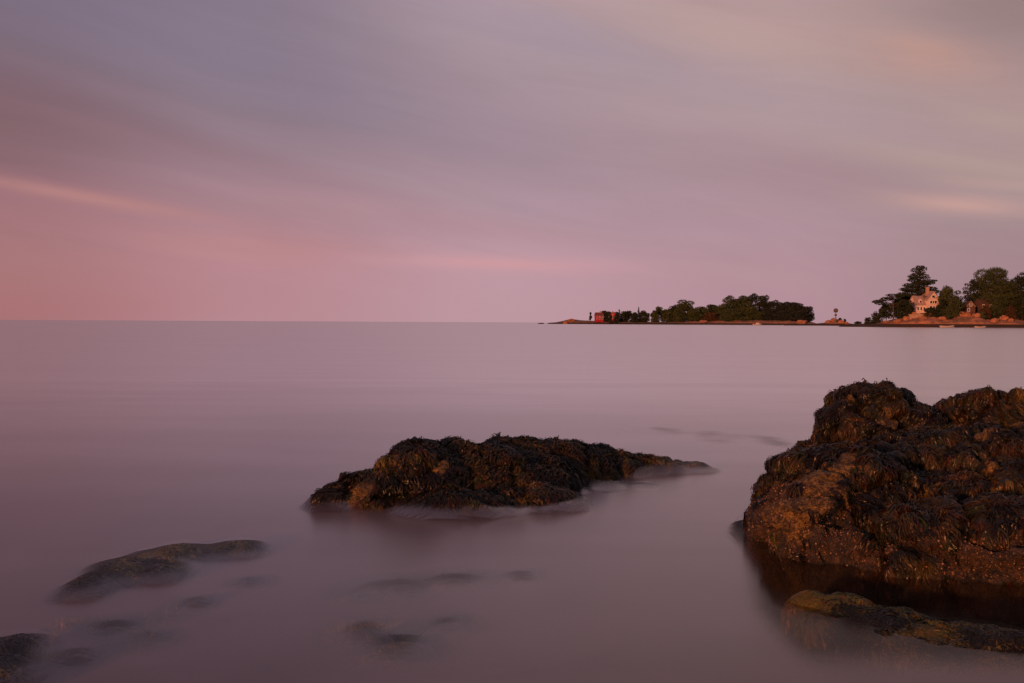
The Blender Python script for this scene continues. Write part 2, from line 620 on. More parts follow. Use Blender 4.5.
bare_big = [(p, r_) for p, r_ in [
    (rock_hit(big, 822, 478), .34), (rock_hit(big, 800, 505), .28), (rock_hit(big, 850, 466), .18), (rock_hit(big, 887, 422), .17), (rock_hit(big, 848, 396), .09),
    (rock_hit(big, 962, 424), .13), (rock_hit(big, 985, 432), .12), (rock_hit(big, 818, 446), .12), (rock_hit(big, 985, 470), .1)] if p is not None]


def big_front(co):
    # the barnacled low front face, its upper limit rising to the left
    lim = 0.30 + 0.22 * max(0, min(1, (2.6 - co.x) / 0.8)) + 0.10 * noise.noise(co * 2.5) + (0.08 if co.x > 3.0 else 0)
    k = max(0.0, min(1.0, (lim - co.z) / 0.10))
    return k * max(0.0, min(1.0, (7.3 - co.y) / 0.4)) * max(0.0, min(1.0, (co.z + 0.01) / 0.04))


rock_zone(big, bare_big, big_front)


def big_weed(q, n):
    k = 1.0 - 0.97 * big_front(q)
    # a tongue of weed hanging down the front between the barnacled faces
    if abs(q.x - (2.30 + (0.35 - q.z) * 0.15)) < 0.10 and q.y < 7: k = max(k, 0.9)
    return k


frond_mesh(big, 9500, weed_zone(bare_big, 1.0, 0.0, big_weed), (0.07, 0.20), (0.003, 0.007), 11, gold=0.0)
barnacles(big, 30000, lambda q, n: big_front(q) * (0.25 + 0.9 * max(0, noise.noise(q * 4) + .4)) if q.z > 0.0 else 0, 5)

# --- middle rock
mid = make_rock('rock', 'long low weedy rock with orange bare patches, alone in mid water left of centre', [
    (-.76, 8.45, -.12, .46, .50, .60),
    (-.32, 8.75, -.14, .5, .5, .57),
    (-1.14, 8.25, -.14, .38, .38, .42),
    (-1.44, 8.12, -.13, .26, .30, .31),
    (-.40, 7.88, -.12, .62, .34, .27),
    (0.20, 8.12, -.16, .50, .4, .30),
    (0.00, 9.4, -.18, .60, .5, .60),
    (0.45, 9.6, -.18, .62, .42, .54),
    (0.85, 9.85, -.16, .55, .38, .42),
    (1.35, 10.05, -.16, .62, .34, .34, 12, 6),
    (1.75, 10.1, -.14, .38, .26, .22),
    (0.10, 8.9, -.16, .70, .45, .48),
    (-.20, 8.85, -.14, 1.05, .62, .53, 28),
    (-.52, 8.8, -.10, .36, .4, .58),
    (-1.30, 8.25, -.12, .30, .3, .37),
    (-.98, 8.35, -.12, .30, .4, .50),
    (0.40, 9.45, -.16, .75, .45, .54, 25),
], 0.022, 0.045, 2)
bare_mid = [(p, r_) for p, r_ in [(rock_hit(mid, 398, 458), .10), (rock_hit(mid, 436, 466), .13), (rock_hit(mid, 358, 487), .12), (rock_hit(mid, 350, 503), .14), (rock_hit(mid, 366, 490), .09), (rock_hit(mid, 412, 462), .05), (rock_hit(mid, 477, 487), .05), (rock_hit(mid, 545, 467), .05)] if p is not None]
rock_zone(mid, bare_mid, lambda co: 0.9 if (co.x < -1.05 and co.z < .16 and co.x > -1.35) else 0.0)
frond_mesh(mid, 5200, weed_zone(bare_mid, 1.0, -0.08), (0.05, 0.15), (0.003, 0.007), 12, gold=0.12, up=.15)
barnacles(mid, 1400, lambda q, n: 0.8 if any((q - c_).length < r_ * .9 for c_, r_ in bare_mid) and q.z > 0.02 else 0, 6)

midc = make_rock('rock', 'small dark rock barely awash in front of the long mid water rock on its right', [
    (0.78, 9.0, -.17, .36, .24, .23),
    (1.25, 9.15, -.21, .42, .24, .23),
], 0.024, 0.04, 5)
rock_zone(midc, [], None)
frond_mesh(midc, 150, weed_zone([], 1.0, -0.15), (0.05, 0.14), (0.003, 0.007), 14, gold=0.1, lf=0.1)

# --- low rocks awash, lower left and centre
AW = 'rocks lying just under the misty water'


def awash(label, pts, seed, top, amp=0.035, weed=0, gold=0.3, group=AW):
    bl = []
    for (px, py, wpx, hpx) in pts:
        c_ = on_sea(px, py)
        rx = wpx / F * c_.y * 0.5
        ry = max(0.10, hpx / (py - HY(px)) * c_.y * 0.5)
        bl.append((c_.x, c_.y, top - 0.22, rx, ry, 0.22))
    o = make_rock('rock', label, bl, 0.022, amp, seed, group)
    rock_zone(o, [], None, 0.1 if seed == 31 else 1.0)
    if weed: frond_mesh(o, weed, weed_zone([], 1.0, -0.05 if seed == 30 else -0.16), (0.06, 0.16), (0.003, 0.007), seed, gold=gold, lf=0.45, hue=(0.85, 1.1, 1.0))
    return o


awash('long low weedy ledge curving through the mist at lower left, tallest of the rocks there',
      [(235, 552, 90, 22), (175, 557, 120, 28), (120, 572, 110, 34), (85, 592, 70, 30), (160, 576, 90, 28)], 21, 0.045, 0.022, 1600, 0.5)
awash('small weed topped rock in the bottom left corner', [(10, 656, 70, 44), (-30, 668, 100, 60), (8, 688, 80, 50), (-5, 672, 80, 40)], 22, 0.06, 0.03, 900, 0.5)
awash('small brown patch of rock just under the mist right of the lower left ledge', [(250, 583, 70, 16)], 23, 0.0, 0.015, 0, .4)
awash('broad dark rock under the mist below the lower left ledge', [(110, 630, 100, 30), (145, 642, 90, 26), (75, 624, 60, 18)], 24, 0.01, 0.02, 0, .2)
awash('small dark rock under the mist between the ledge and the broad dark rock', [(195, 605, 64, 18), (172, 617, 50, 16)], 25, 0.005, 0.015, 0, .2)
awash('small dark rock beside the bottom left corner rock, under the mist', [(76, 660, 70, 26)], 26, 0.01, 0.015, 0, .2)
awash('faint brown rock under the mist below the mid water rock', [(392, 588, 120, 32), (350, 594, 70, 22), (460, 580, 110, 24), (520, 578, 70, 18)], 27, 0.0, 0.02, 0, .4)
awash('faint brown rock deeper under the mist at bottom centre', [(365, 632, 80, 40), (400, 650, 120, 40), (450, 625, 80, 26)], 28, -0.01, 0.02, 0, .4)
awash('dark band of rock under the mist behind the left shoulder of the large outcrop', [(720, 437, 130, 30), (775, 442, 100, 36), (665, 431, 90, 20)], 29, -0.03, 0.015, 0, .1)
led = awash('weedy golden brown ledge just under dark still water in front of the large outcrop',
            [(850, 609, 110, 36), (900, 622, 140, 54), (950, 636, 150, 56), (1000, 644, 140, 52), (1050, 650, 120, 50), (815, 603, 60, 18)], 30, 0.045, 0.022, 6000, 0.65, None)
awash('black sunken shelf of rock under the still water at the foot of the large outcrop',
      [(850, 590, 210, 70), (960, 600, 260, 90), (1060, 620, 200, 90), (830, 630, 150, 50), (960, 650, 240, 50)], 31, -0.15, 0.03, 0, .1, None)

# ------------------------------------------------------------------ sea
bpy.context.view_layer.update()
verts_all, polys_all = [], []
for o in ALL_ROCKS:
    b = len(verts_all)
    verts_all += [v.co.copy() for v in o.data.vertices]
    polys_all += [tuple(i + b for i in p.vertices) for p in o.data.polygons]
BV = BVHTree.FromPolygons(verts_all, polys_all)
ST = 0.035
xs_f = np.arange(-4.2, 6.6, ST)
ys_f = np.arange(3.6, 14.6, ST)
H = np.full((len(ys_f), len(xs_f)), -1.2)
dn = Vector((0, 0, -1))
for j, y in enumerate(ys_f):
    for i, x in enumerate(xs_f):
        h = BV.ray_cast(Vector((x, y, 3)), dn)
        if h[0] is not None: H[j, i] = max(-1.2, h[0].z)


def blur(A, sig):
    n = max(1, int(3 * sig / ST))
    k = np.exp(-0.5 * (np.arange(-n, n + 1) * ST / sig) ** 2); k /= k.sum()
    A = np.apply_along_axis(lambda r_: np.convolve(np.pad(r_, n, 'edge'), k, 'valid'), 1, A)
    return np.apply_along_axis(lambda r_: np.convolve(np.pad(r_, n, 'edge'), k, 'valid'), 0, A)


def sstep(x, a, b):
    t_ = np.clip((x - a) / (b - a), 0, 1)
    return t_ * t_ * (3 - 2 * t_)


XX, YY = np.meshgrid(xs_f, ys_f)
# how sheltered and still the water is: the lee in front of the big outcrop, where reflection is dimmed too
lee = sstep(XX - 1.27 - 0.20 * np.maximum(0, YY - 5.2), -0.05, 0.12) * sstep(YY, 4.15, 4.65) * (1 - sstep(YY, 6.6, 7.4))
Hs = blur(np.clip(H, -0.6, 0.3), 0.03)
Hb = blur(np.clip(H, -0.2, 0.3), 0.06)
A = blur(np.clip(H, 0, 0.18), 0.12)
M0 = H > -0.01
M1 = M0.copy()
for dj in (-2, -1, 0, 1, 2):
    for di in (-1, 0, 1):
        M1 |= np.roll(np.roll(M0, dj, 0), di, 1)
m_ = blur(M1.astype(float), 0.10)
tall = sstep(blur(np.clip(H, 0, 0.3), 0.16), 0.03, 0.08)
veil_t = (1 - sstep(m_, 0.03, 0.50)) ** 2.6            # the averaged wash thins out as it climbs a rock
NZ = np.array([[noise.noise(Vector((x * 1.6, y * 1.6, 2.0))) + .5 * noise.noise(Vector((x * 5, y * 5, 7.0))) for x in xs_f] for y in ys_f])
NZ = np.clip(0.5 + NZ, 0.05, 1.2)
z_t = NZ * np.clip(2.4 * A, 0, 0.14) * sstep(m_, 0, 0.5)
veil_l = 1 - 0.80 * sstep(Hb, -0.06, 0.02)             # and lies as a thin film over rocks awash
Hd = np.clip(H, -0.6, 0.10)
for ax in (0, 1):
    Hd = np.maximum.reduce([Hd, np.roll(Hd, 1, ax), np.roll(Hd, -1, ax)])
z_l = np.clip(np.maximum(Hb + 0.03, blur(Hd, 0.03) + 0.028), 0, 0.12)
veil = veil_t * tall + veil_l * (1 - tall)
zw = blur(z_t * tall + z_l * (1 - tall), 0.035) * (1 - lee)
veil = veil * (1 - lee) + lee * (1 - sstep(Hs, 0.01, 0.05))
murk = 1 - np.exp(np.clip(blur(np.clip(H, -1.2, 0), 0.03), -1.2, 0) / 0.34)   # milky water hides what lies deeper
murk = blur(murk, 0.06)
murk = np.clip(murk + 0.10, 0, 1) * (1 - lee) + lee * np.clip((1 - np.exp(np.clip(Hs, -1.2, 0) / 0.40)) * 0.05, 0, 1)


def grow(start, end, step, fac=1.18):
    out_, p, s_ = [], start, step
    sg = 1 if end > start else -1
    while (end - p) * sg > 0:
        s_ *= fac
        p += sg * s_
        out_.append(p)
    return out_


xl = grow(xs_f[0], -40000, ST)[::-1]
xr = grow(xs_f[-1], 40000, ST)
yn = grow(ys_f[0], -300, ST)[::-1]
yf = grow(ys_f[-1], 60000, ST)
XA = np.array(xl + list(xs_f) + xr)
YA = np.array(yn + list(ys_f) + yf)
nx, ny = len(XA), len(YA)
GX, GY = np.meshgrid(XA, YA)
GZ = np.zeros_like(GX); GV = np.ones_like(GX); GM = np.ones_like(GX); GL = np.zeros_like(GX)
a0, b0 = len(yn), len(xl)
sl_ = (slice(a0, a0 + len(ys_f)), slice(b0, b0 + len(xs_f)))
ef = np.minimum.reduce([sstep(XX, -4.2, -3.4), 1 - sstep(YY, 13.8, 14.5)])
GZ[sl_] = zw; GV[sl_] = veil; GM[sl_] = 1 - (1 - murk) * 1.0; GL[sl_] = lee
me = bpy.data.meshes.new('sea_water')
co = np.stack([GX, GY, GZ], -1).reshape(-1, 3)
idx = np.arange(nx * ny).reshape(ny, nx)
quads = np.stack([idx[:-1, :-1], idx[:-1, 1:], idx[1:, 1:], idx[1:, :-1]], -1).reshape(-1, 4)
me.from_pydata(co.tolist(), [], quads.tolist())
for nm, G in (('veil', GV), ('murk', GM), ('lee', GL)):
    a = me.attributes.new(nm, 'FLOAT', 'POINT')
    a.data.foreach_set('value', G.astype(np.float32).ravel())
m, t, p, o_ = new_mat('milky_sea')
t.n.remove(p)
pos = t.node('ShaderNodeNewGeometry').outputs['Position']


def attr(nm):
    return t.node('ShaderNodeAttribute', attribute_name=nm).outputs['Fac']


upn = t.node('ShaderNodeCombineXYZ'); upn.inputs[2].default_value = 1.0
nlow = t.noise(pos, 0.55, 3, 0.5, 0.6)
nlow2 = t.noise(pos, 1.7, 2, 0.5, 0.8)
nl = t.m('ADD', t.m('MULTIPLY', nlow, 0.65), t.m('MULTIPLY', nlow2, 0.35))
body = t.mix(t.smooth(nl, 0.3, 0.7), (0.090, 0.056, 0.060), (0.132, 0.088, 0.094))
dif = t.node('ShaderNodeBsdfDiffuse'); t.put(dif.inputs[0], body); t.l.new(upn.outputs[0], dif.inputs['Normal'])
tr = t.node('ShaderNodeBsdfTransparent')
trd = t.node('ShaderNodeBsdfTransparent')
t.put(trd.inputs[0], t.mix(attr('lee'), (0.85, 0.8, 0.78), (0.50, 0.40, 0.30)))
gl = t.node('ShaderNodeBsdfGlossy'); gl.distribution = 'MULTI_GGX'
t.put(gl.inputs['Color'], (1.0, 0.97, 0.98))
t.put(gl.inputs['Roughness'], t.mix(attr('lee'), 0.27, 0.12, 'FLOAT'))
t.l.new(upn.outputs[0], gl.inputs['Normal'])
fr = t.node('ShaderNodeFresnel'); fr.inputs['IOR'].default_value = 1.33
t.l.new(upn.outputs[0], fr.inputs['Normal'])
mp = t.node('ShaderNodeMapping'); t.l.new(pos, mp.inputs[0]); mp.inputs['Scale'].default_value = (0.10, 0.42, 1)
swell = t.noise(mp.outputs[0], 0.9, 3, 0.5, 1.2)
frm = t.m('MULTIPLY', fr.outputs[0], t.mix(attr('lee'), t.smooth(swell, 0.3, 0.7, 1.27, 1.37), 0.5, 'FLOAT'))  # reflection weakened in the lee to darken the water there
tn = t.node('ShaderNodeSeparateXYZ'); t.l.new(t.node('ShaderNodeNewGeometry').outputs['True Normal'], tn.inputs[0])
frm = t.m('MULTIPLY', frm, t.smooth(t.m('ABSOLUTE', tn.outputs[2]), 0.35, 0.995, 0.10, 1.0))
frc = t.m('MINIMUM', frm, t.smooth(swell, 0.3, 0.7, 0.92, 0.945))
under = t.node('ShaderNodeMixShader'); t.put(under.inputs[0], attr('murk')); t.l.new(trd.outputs[0], under.inputs[1]); t.l.new(dif.outputs[0], under.inputs[2])
surf = t.node('ShaderNodeMixShader'); t.put(surf.inputs[0], frc); t.l.new(under.outputs[0], surf.inputs[1]); t.l.new(gl.outputs[0], surf.inputs[2])
vl = t.node('ShaderNodeMixShader'); t.put(vl.inputs[0], t.m('MULTIPLY', attr('veil'), t.m('SUBTRACT', 1.0, t.node('ShaderNodeNewGeometry').outputs['Backfacing']))); t.l.new(tr.outputs[0], vl.inputs[1]); t.l.new(surf.outputs[0], vl.inputs[2])
t.l.new(vl.outputs[0], o_.inputs[0])
sea = link_mesh('sea_water', me, m, None, True)
tag(sea, kind='structure')

M_BED = plain('seabed_silt', (0.010, 0.006, 0.004), (0.006, 0.004, 0.003), 2.0, 0.9)
bd = MB(); bd.v = [(-60, -20, -1.1), (60, -20, -1.1), (60, 60, -1.1), (-60, 60, -1.1)]; bd.f = [(0, 1, 2, 3)]
tag(bd.build('seabed', M_BED), kind='structure')

# ------------------------------------------------------------------ far shores
m, t, p, o_ = new_mat('shore_granite')
geo = t.node('ShaderNodeNewGeometry')
pos = geo.outputs['Position']
sp = t.node('ShaderNodeSeparateXYZ'); t.l.new(pos, sp.inputs[0])
sn = t.node('ShaderNodeSeparateXYZ'); t.l.new(geo.outputs['Normal'], sn.inputs[0])
n1 = t.noise(pos, 0.35, 5, 0.65); n2 = t.noise(pos, 0.06, 3, 0.5)
gran = t.mix(t.smooth(n1, 0.3, 0.7), (0.38, 0.165, 0.095), (0.15, 0.07, 0.045))
grass = t.mix(t.smooth(n1, 0.35, 0.65), (0.11, 0.075, 0.035), (0.18, 0.11, 0.055))
c_ = t.mix(t.m('MULTIPLY', t.smooth(sn.outputs[2], 0.86, 0.97), t.smooth(n2, 0.42, 0.55)), gran, grass)
zz = t.m('ADD', sp.outputs[2], t.m('MULTIPLY', t.m('SUBTRACT', n1, 0.5), 0.7))
c_ = t.mix(t.smooth(zz, 1.45, 1.9), (0.022, 0.014, 0.011), c_)
t.put(p.inputs['Base Color'], c_)
p.inputs['Roughness'].default_value = 0.9
b = t.node('ShaderNodeBump'); b.inputs['Strength'].default_value = 0.9; b.inputs['Distance'].default_value = 0.6
t.l.new(n1, b.inputs['Height']); t.l.new(b.outputs[0], p.inputs['Normal'])
M_SHORE = m
LAND = []


def interp(x, tab):
    return float(np.interp(x, [a for a, _ in tab], [b for _, b in tab]))


def land(name, d, px0, px1, depth, prof, back, step, seed, rug=1.0, shore=None, ramp=1.0):
    """terrain whose height inland follows prof (column -> height)"""
    k = d / F
    xs = np.arange((px0 - 512) * k, (px1 - 512) * k + step, step)
    nyy = int(depth / step)
    V, Fq = [], []
    for j in range(nyy + 1):
        for i, x in enumerate(xs):
            sh = d + (interp(x / k + 512, shore) if shore else 0) + 4 * noise.noise(Vector((x * .05, seed, 0)))
            y = sh - 4 + j * depth / nyy
            s_ = y - sh
            px = x * F / y + 512
            E = interp(px, prof) if px > prof[0][0] else prof[0][1] - (prof[0][0] - px) * 0.25
            q = Vector((x, y, seed * 10))
            bump = noise.fractal(q * 0.11, 0.8, 2.1, 5)
            rid = (0.55 - abs(noise.noise(q * 0.16))) * 1.2
            up = 1 - math.exp(-max(0, s_) / (9.0 * ramp))
            fall = 1 if s_ < back else max(0, 1 - (s_ - back) / (depth - back - 4))
            tide = min(1.0, max(0.0, s_ / 2.5))
            z = -0.8 + (0.8 + min(E, 1.1)) * tide + max(0, E - 1.1) * up * (1 + 0.20 * bump * rug) + (0.9 * bump + 0.9 * rid) * rug * up * min(1, max(0, E) / 5) ** 1.5
            z = z * fall - (1 - fall) * 1.0
            V.append((x, y, z))
    nxx = len(xs)
    for j in range(nyy):
        for i in range(nxx - 1):
            a = j * nxx + i
            Fq.append((a, a + 1, a + nxx + 1, a + nxx))
    me = mesh_np(name, V, Fq)
    o = link_mesh(name, me, M_SHORE, None, False)
    tag(o, kind='structure')
    LAND.append(BVHTree.FromPolygons([Vector(v) for v in V], Fq))
    return o


def ground_z(x, y, dflt=0):
    best = None
    for bv in LAND:
        h = bv.ray_cast(Vector((x, y, 200)), dn)
        if h[0] is not None and (best is None or h[0].z > best): best = h[0].z
    return best if best is not None else dflt


# headland on the right, about 500 m away
land('headland_ground', 500, 842, 1130, 130,
     [(842, .9), (855, 1.3), (870, 1.6), (882, 2.4), (895, 3.6), (905, 5.2), (915, 6.8), (928, 7.4), (940, 6.6), (948, 5.4), (956, 6.0), (972, 7.0), (984, 6.0), (992, 4.0), (998, 4.6), (1005, 5.2), (1013, 4.6), (1024, 3.5), (1060, 4.5), (1130, 5)],
     95, 1.1, 3, 1.0, [(842, 18), (900, 4), (940, 0), (1130, -6)])
# low spit between the headland and the island, about 800 m
land('spit_ground', 800, 786, 872, 60,
     [(786, .7), (800, 1.3), (815, 1.5), (824, 2.2), (830, 4.2), (835, 5.0), (840, 4.0), (846, 3.0), (851, 1.6), (862, 1.2), (872, 1.0)],
     40, 1.3, 5, 0.8)
# the wooded island, about 1 km
land('island_ground', 1000, 547, 822, 130,
     [(547, .1), (549, 1.1), (556, 1.6), (562, 2.6), (570, 4.4), (578, 3.6), (592, 3.0), (610, 2.9), (640, 2.4), (665, 2.4), (700, 3.4), (720, 4), (740, 4.5), (760, 4.2), (780, 4.8), (800, 4.4), (812, 3.0), (822, .5)],
     100, 2.0, 7, 0.8, [(547, 30), (570, 10), (700, 0), (822, 5)], 0.8)
# the tiny reef off the island's tip
rf = spot(541, 322, 1010)
rfm = bpy.data.meshes.new('reef')
bm = bmesh.new(); bmesh.ops.create_icosphere(bm, subdivisions=4, radius=1.0)
for v in bm.verts:
    k = 1 + 0.35 * noise.fractal(v.co * 1.8, .9, 2, 4)
    v.co = Vector((v.co.x * 3.3 * k, v.co.y * 3 * k, v.co.z * 1.1 * k))
bm.to_mesh(rfm); bm.free()
M_DARK = plain('wet_dark_rock', (0.03, 0.018, 0.014), (0.018, 0.011, 0.009), 0.5, 0.8)
rfo = link_mesh('rock', rfm, M_DARK, None)
rfo.location = (rf.x, 1010, 0)
tag(rfo, 'tiny dark reef alone in the water off the left tip of the far island', 'rock')

# boulders on the headland and spit
M_BOULDER = plain('orange_granite', (0.40, 0.175, 0.10), (0.19, 0.085, 0.05), 0.6, 0.9, 0.5)


def boulder(px, d, w_, h_, label, group, seed):
    x = (px - 512) / F * d
    z = ground_z(x, d)
    me = bpy.data.meshes.new('boulder')
    bm = bmesh.new(); bmesh.ops.create_icosphere(bm, subdivisions=4, radius=1.0)
    for v in bm.verts:
        q = v.co + Vector((seed * 2.3, 0, seed))
        k = 1 + 0.30 * noise.fractal(q * 1.1, .9, 2, 4)
        c0 = v.co.copy()
        # cleave flat joint faces
        for a in range(3):
            n_ = noise.random_unit_vector() if False else Vector((math.cos(seed + a * 2.1), math.sin(seed + a * 2.1), 0.35 * ((a % 2) * 2 - 1) + .3)).normalized()
            dd = c0.dot(n_)
            if dd > 0.68: c0 -= n_ * (dd - 0.68)
        k *= 1 - 0.13 * math.exp(-(noise.noise(q * 2.6) / 0.10) ** 2) + 0.05 * noise.noise(q * 6)
        v.co = Vector((c0.x * w_ * k, c0.y * w_ * k, c0.z * h_ * k)) * 0.66
    bm.to_mesh(me); bm.free()
    o = link_mesh('boulder', me, M_BOULDER)
    o.location = (x, d, z + h_ * 0.25)
    return tag(o, label, 'boulder', group)


BG = 'sunlit granite boulders on the headland shore'
for i, (px, d, w_, h_, lb) in enumerate([
    (886, 512, 2.6, 1.3, 'low orange granite boulder at the left end of the headland shore'),
    (897, 509, 3.2, 1.7, 'orange granite boulder under the flat topped pine'),
    (906, 512, 3.0, 2.4, 'blocky sunlit boulder below the tall pine, left of the white house'),
    (914, 513, 2.6, 2.6, 'steep orange boulder directly below the left wing of the white house'),
    (922, 506, 2.8, 1.9, 'sunlit boulder at the foot of the bluff under the white house'),
    (931, 510, 2.6, 2.0, 'sunlit boulder below the gable of the white house'),
    (941, 506, 3.4, 1.6, 'low orange boulder in front of the dense columnar tree'),
    (952, 512, 3.2, 2.6, 'rounded orange boulder right of the dense columnar tree'),
    (960, 513, 3.6, 3.2, 'largest sunlit granite boulder, at the middle of the headland shore'),
    (968, 511, 3.0, 3.0, 'tall orange boulder in front of the small cottage'),
    (976, 509, 3.4, 2.6, 'orange boulder right of the small cottage'),
    (995, 506, 3.6, 2.2, 'orange boulder below the biggest round tree'),
    (1003, 508, 3.4, 2.4, 'sunlit boulder below the gap in the right hand trees'),
    (1011, 505, 2.4, 1.5, 'last orange boulder before the right edge of the photo')]):
    boulder(px, d, w_, h_, lb, BG, i + 1.0)
SG = 'orange boulders on the low spit'
for i, (px, d, w_, h_, lb) in enumerate([
    (828, 806, 3.4, 2.2, 'left boulder of the orange mound under the post marker on the spit'),
    (833, 808, 3.6, 3.4, 'topmost boulder of the orange mound, at the foot of the post marker'),
    (841, 806, 4.2, 2.6, 'right boulder of the orange mound on the spit'),
    (846, 804, 3.0, 1.6, 'small low boulder at the right foot of the orange mound on the spit')]):
    boulder(px, d, w_, h_, lb, SG, i + 21.0)
boulder(566, 1014, 5, 2.2, 'low orange rock hump near the left tip of the island', None, 31.0)
boulder(571, 1016, 6, 2.0, 'broad orange rock hump left of the red house on the island', None, 32.0)
boulder(802, 1008, 9, 3.6, 'orange granite slab at the right end of the wooded island', None, 33.0)
boulder(703, 1006, 7, 2.4, 'orange rock slab in the middle of the island shore', None, 34.0)

# ------------------------------------------------------------------ trees
def leaf_mat(name, c1, c2):
    m, t, p, o = new_mat(name)
    g = t.node('ShaderNodeNewGeometry').outputs['Position']
    nz = t.noise(g, 0.45, 3, 0.6)
    t.put(p.inputs['Base Color'], t.mix(t.smooth(nz, 0.35, 0.65), c1, c2))
    p.inputs['Roughness'].default_value = 0.8
    p.inputs['Specular IOR Level'].default_value = 0.2
    return m


LM = {
    'dark': leaf_mat('dark_foliage', (0.014, 0.021, 0.012), (0.028, 0.036, 0.016)),
    'green': leaf_mat('green_foliage', (0.030, 0.046, 0.018), (0.060, 0.072, 0.026)),  # lifted for sunlit trees, so some of the light is in the colour
    'blue': leaf_mat('shade_toned_foliage', (0.016, 0.022, 0.020), (0.026, 0.032, 0.026)),  # darker bluish copy: shade of the island's right end put into the colour
    'red': leaf_mat('russet_foliage', (0.075, 0.030, 0.018), (0.055, 0.040, 0.018)),
}
M_BARK = plain('bark', (0.10, 0.065, 0.045), (0.06, 0.04, 0.03), 1.5, 0.9)


def crown_blobs(kind, H_, W_, rnd):
    B = []
    if kind == 'round':
        for _ in range(15):
            a, r_, z = rnd.uniform(0, 6.28), rnd.random() ** .6, rnd.uniform(0.22, 0.90)
            lim = math.sqrt(max(0.05, 1 - ((z - 0.5) / 0.5) ** 2))
            B.append((math.cos(a) * r_ * W_ * .36 * lim, math.sin(a) * r_ * W_ * .36 * lim, z * H_, W_ * rnd.uniform(.13, .24), W_ * rnd.uniform(.13, .24), H_ * rnd.uniform(.08, .14)))
        B.append((0, 0, H_ * .55, W_ * .3, W_ * .3, H_ * .32))
    elif kind == 'dense':
        for _ in range(20):
            a, r_, z = rnd.uniform(0, 6.28), rnd.random() ** .5, rnd.uniform(0.05, 0.90)
            lim = math.sqrt(max(0.05, 1 - max(0, (z - 0.35) / 0.65) ** 2))
            B.append((math.cos(a) * r_ * W_ * .38 * lim, math.sin(a) * r_ * W_ * .38 * lim, z * H_, W_ * rnd.uniform(.15, .24), W_ * rnd.uniform(.15, .24), H_ * rnd.uniform(.08, .15)))
        B.append((0, 0, H_ * .45, W_ * .38, W_ * .38, H_ * .42))
        B.append((0, 0, H_ * .2, W_ * .44, W_ * .42, H_ * .2))
    elif kind == 'pine':
        n = 17
        for i in range(n):
            z = 0.28 + 0.68 * i / (n - 1)
            rr = W_ * 0.5 * (1 - 0.78 * ((z - .28) / .72) ** 1.3) * rnd.uniform(.55, 1.05)
            a = rnd.uniform(0, 6.28) + i * 2.4
            B.append((math.cos(a) * rr * .55, math.sin(a) * rr * .55, z * H_, rr * .62, rr * .62, H_ * rnd.uniform(.028, .05)))
            B.append((math.cos(a + 2.6) * rr * .5, math.sin(a + 2.6) * rr * .5, z * H_ + .02 * H_, rr * .45, rr * .45, H_ * rnd.uniform(.025, .045)))
        B.append((0, 0, H_ * .96, W_ * .09, W_ * .09, H_ * .05))
        B.append((0, 0, H_ * .5, W_ * .22, W_ * .22, H_ * .22))
    elif kind == 'spire':
        for i in range(11):
            z = 0.12 + 0.84 * i / 10
            rr = W_ * 0.5 * (1 - z) * rnd.uniform(.8, 1.15) + W_ * .05
            B.append((rnd.uniform(-.1, .1) * rr, rnd.uniform(-.1, .1) * rr, z * H_, rr, rr, H_ * .06))
    elif kind == 'flat':
        for _ in range(12):
            a, r_ = rnd.uniform(0, 6.28), rnd.random() ** .5
            z = 0.90 - 0.30 * r_ * r_ - rnd.random() * .16
            B.append((math.cos(a) * r_ * W_ * .42, math.sin(a) * r_ * W_ * .42, z * H_, W_ * rnd.uniform(.10, .19), W_ * rnd.uniform(.10, .19), H_ * rnd.uniform(.035, .07)))
    elif kind == 'airy':
        for _ in range(12):
            a, r_, z = rnd.uniform(0, 6.28), rnd.random() ** .4, rnd.uniform(0.25, 0.93)
            lim = math.sqrt(max(0.1, 1 - ((z - 0.6) / 0.5) ** 2))
            B.append((math.cos(a) * r_ * W_ * .4 * lim, math.sin(a) * r_ * W_ * .4 * lim, z * H_, W_ * rnd.uniform(.09, .15), W_ * rnd.uniform(.09, .15), H_ * rnd.uniform(.04, .07)))
    return B


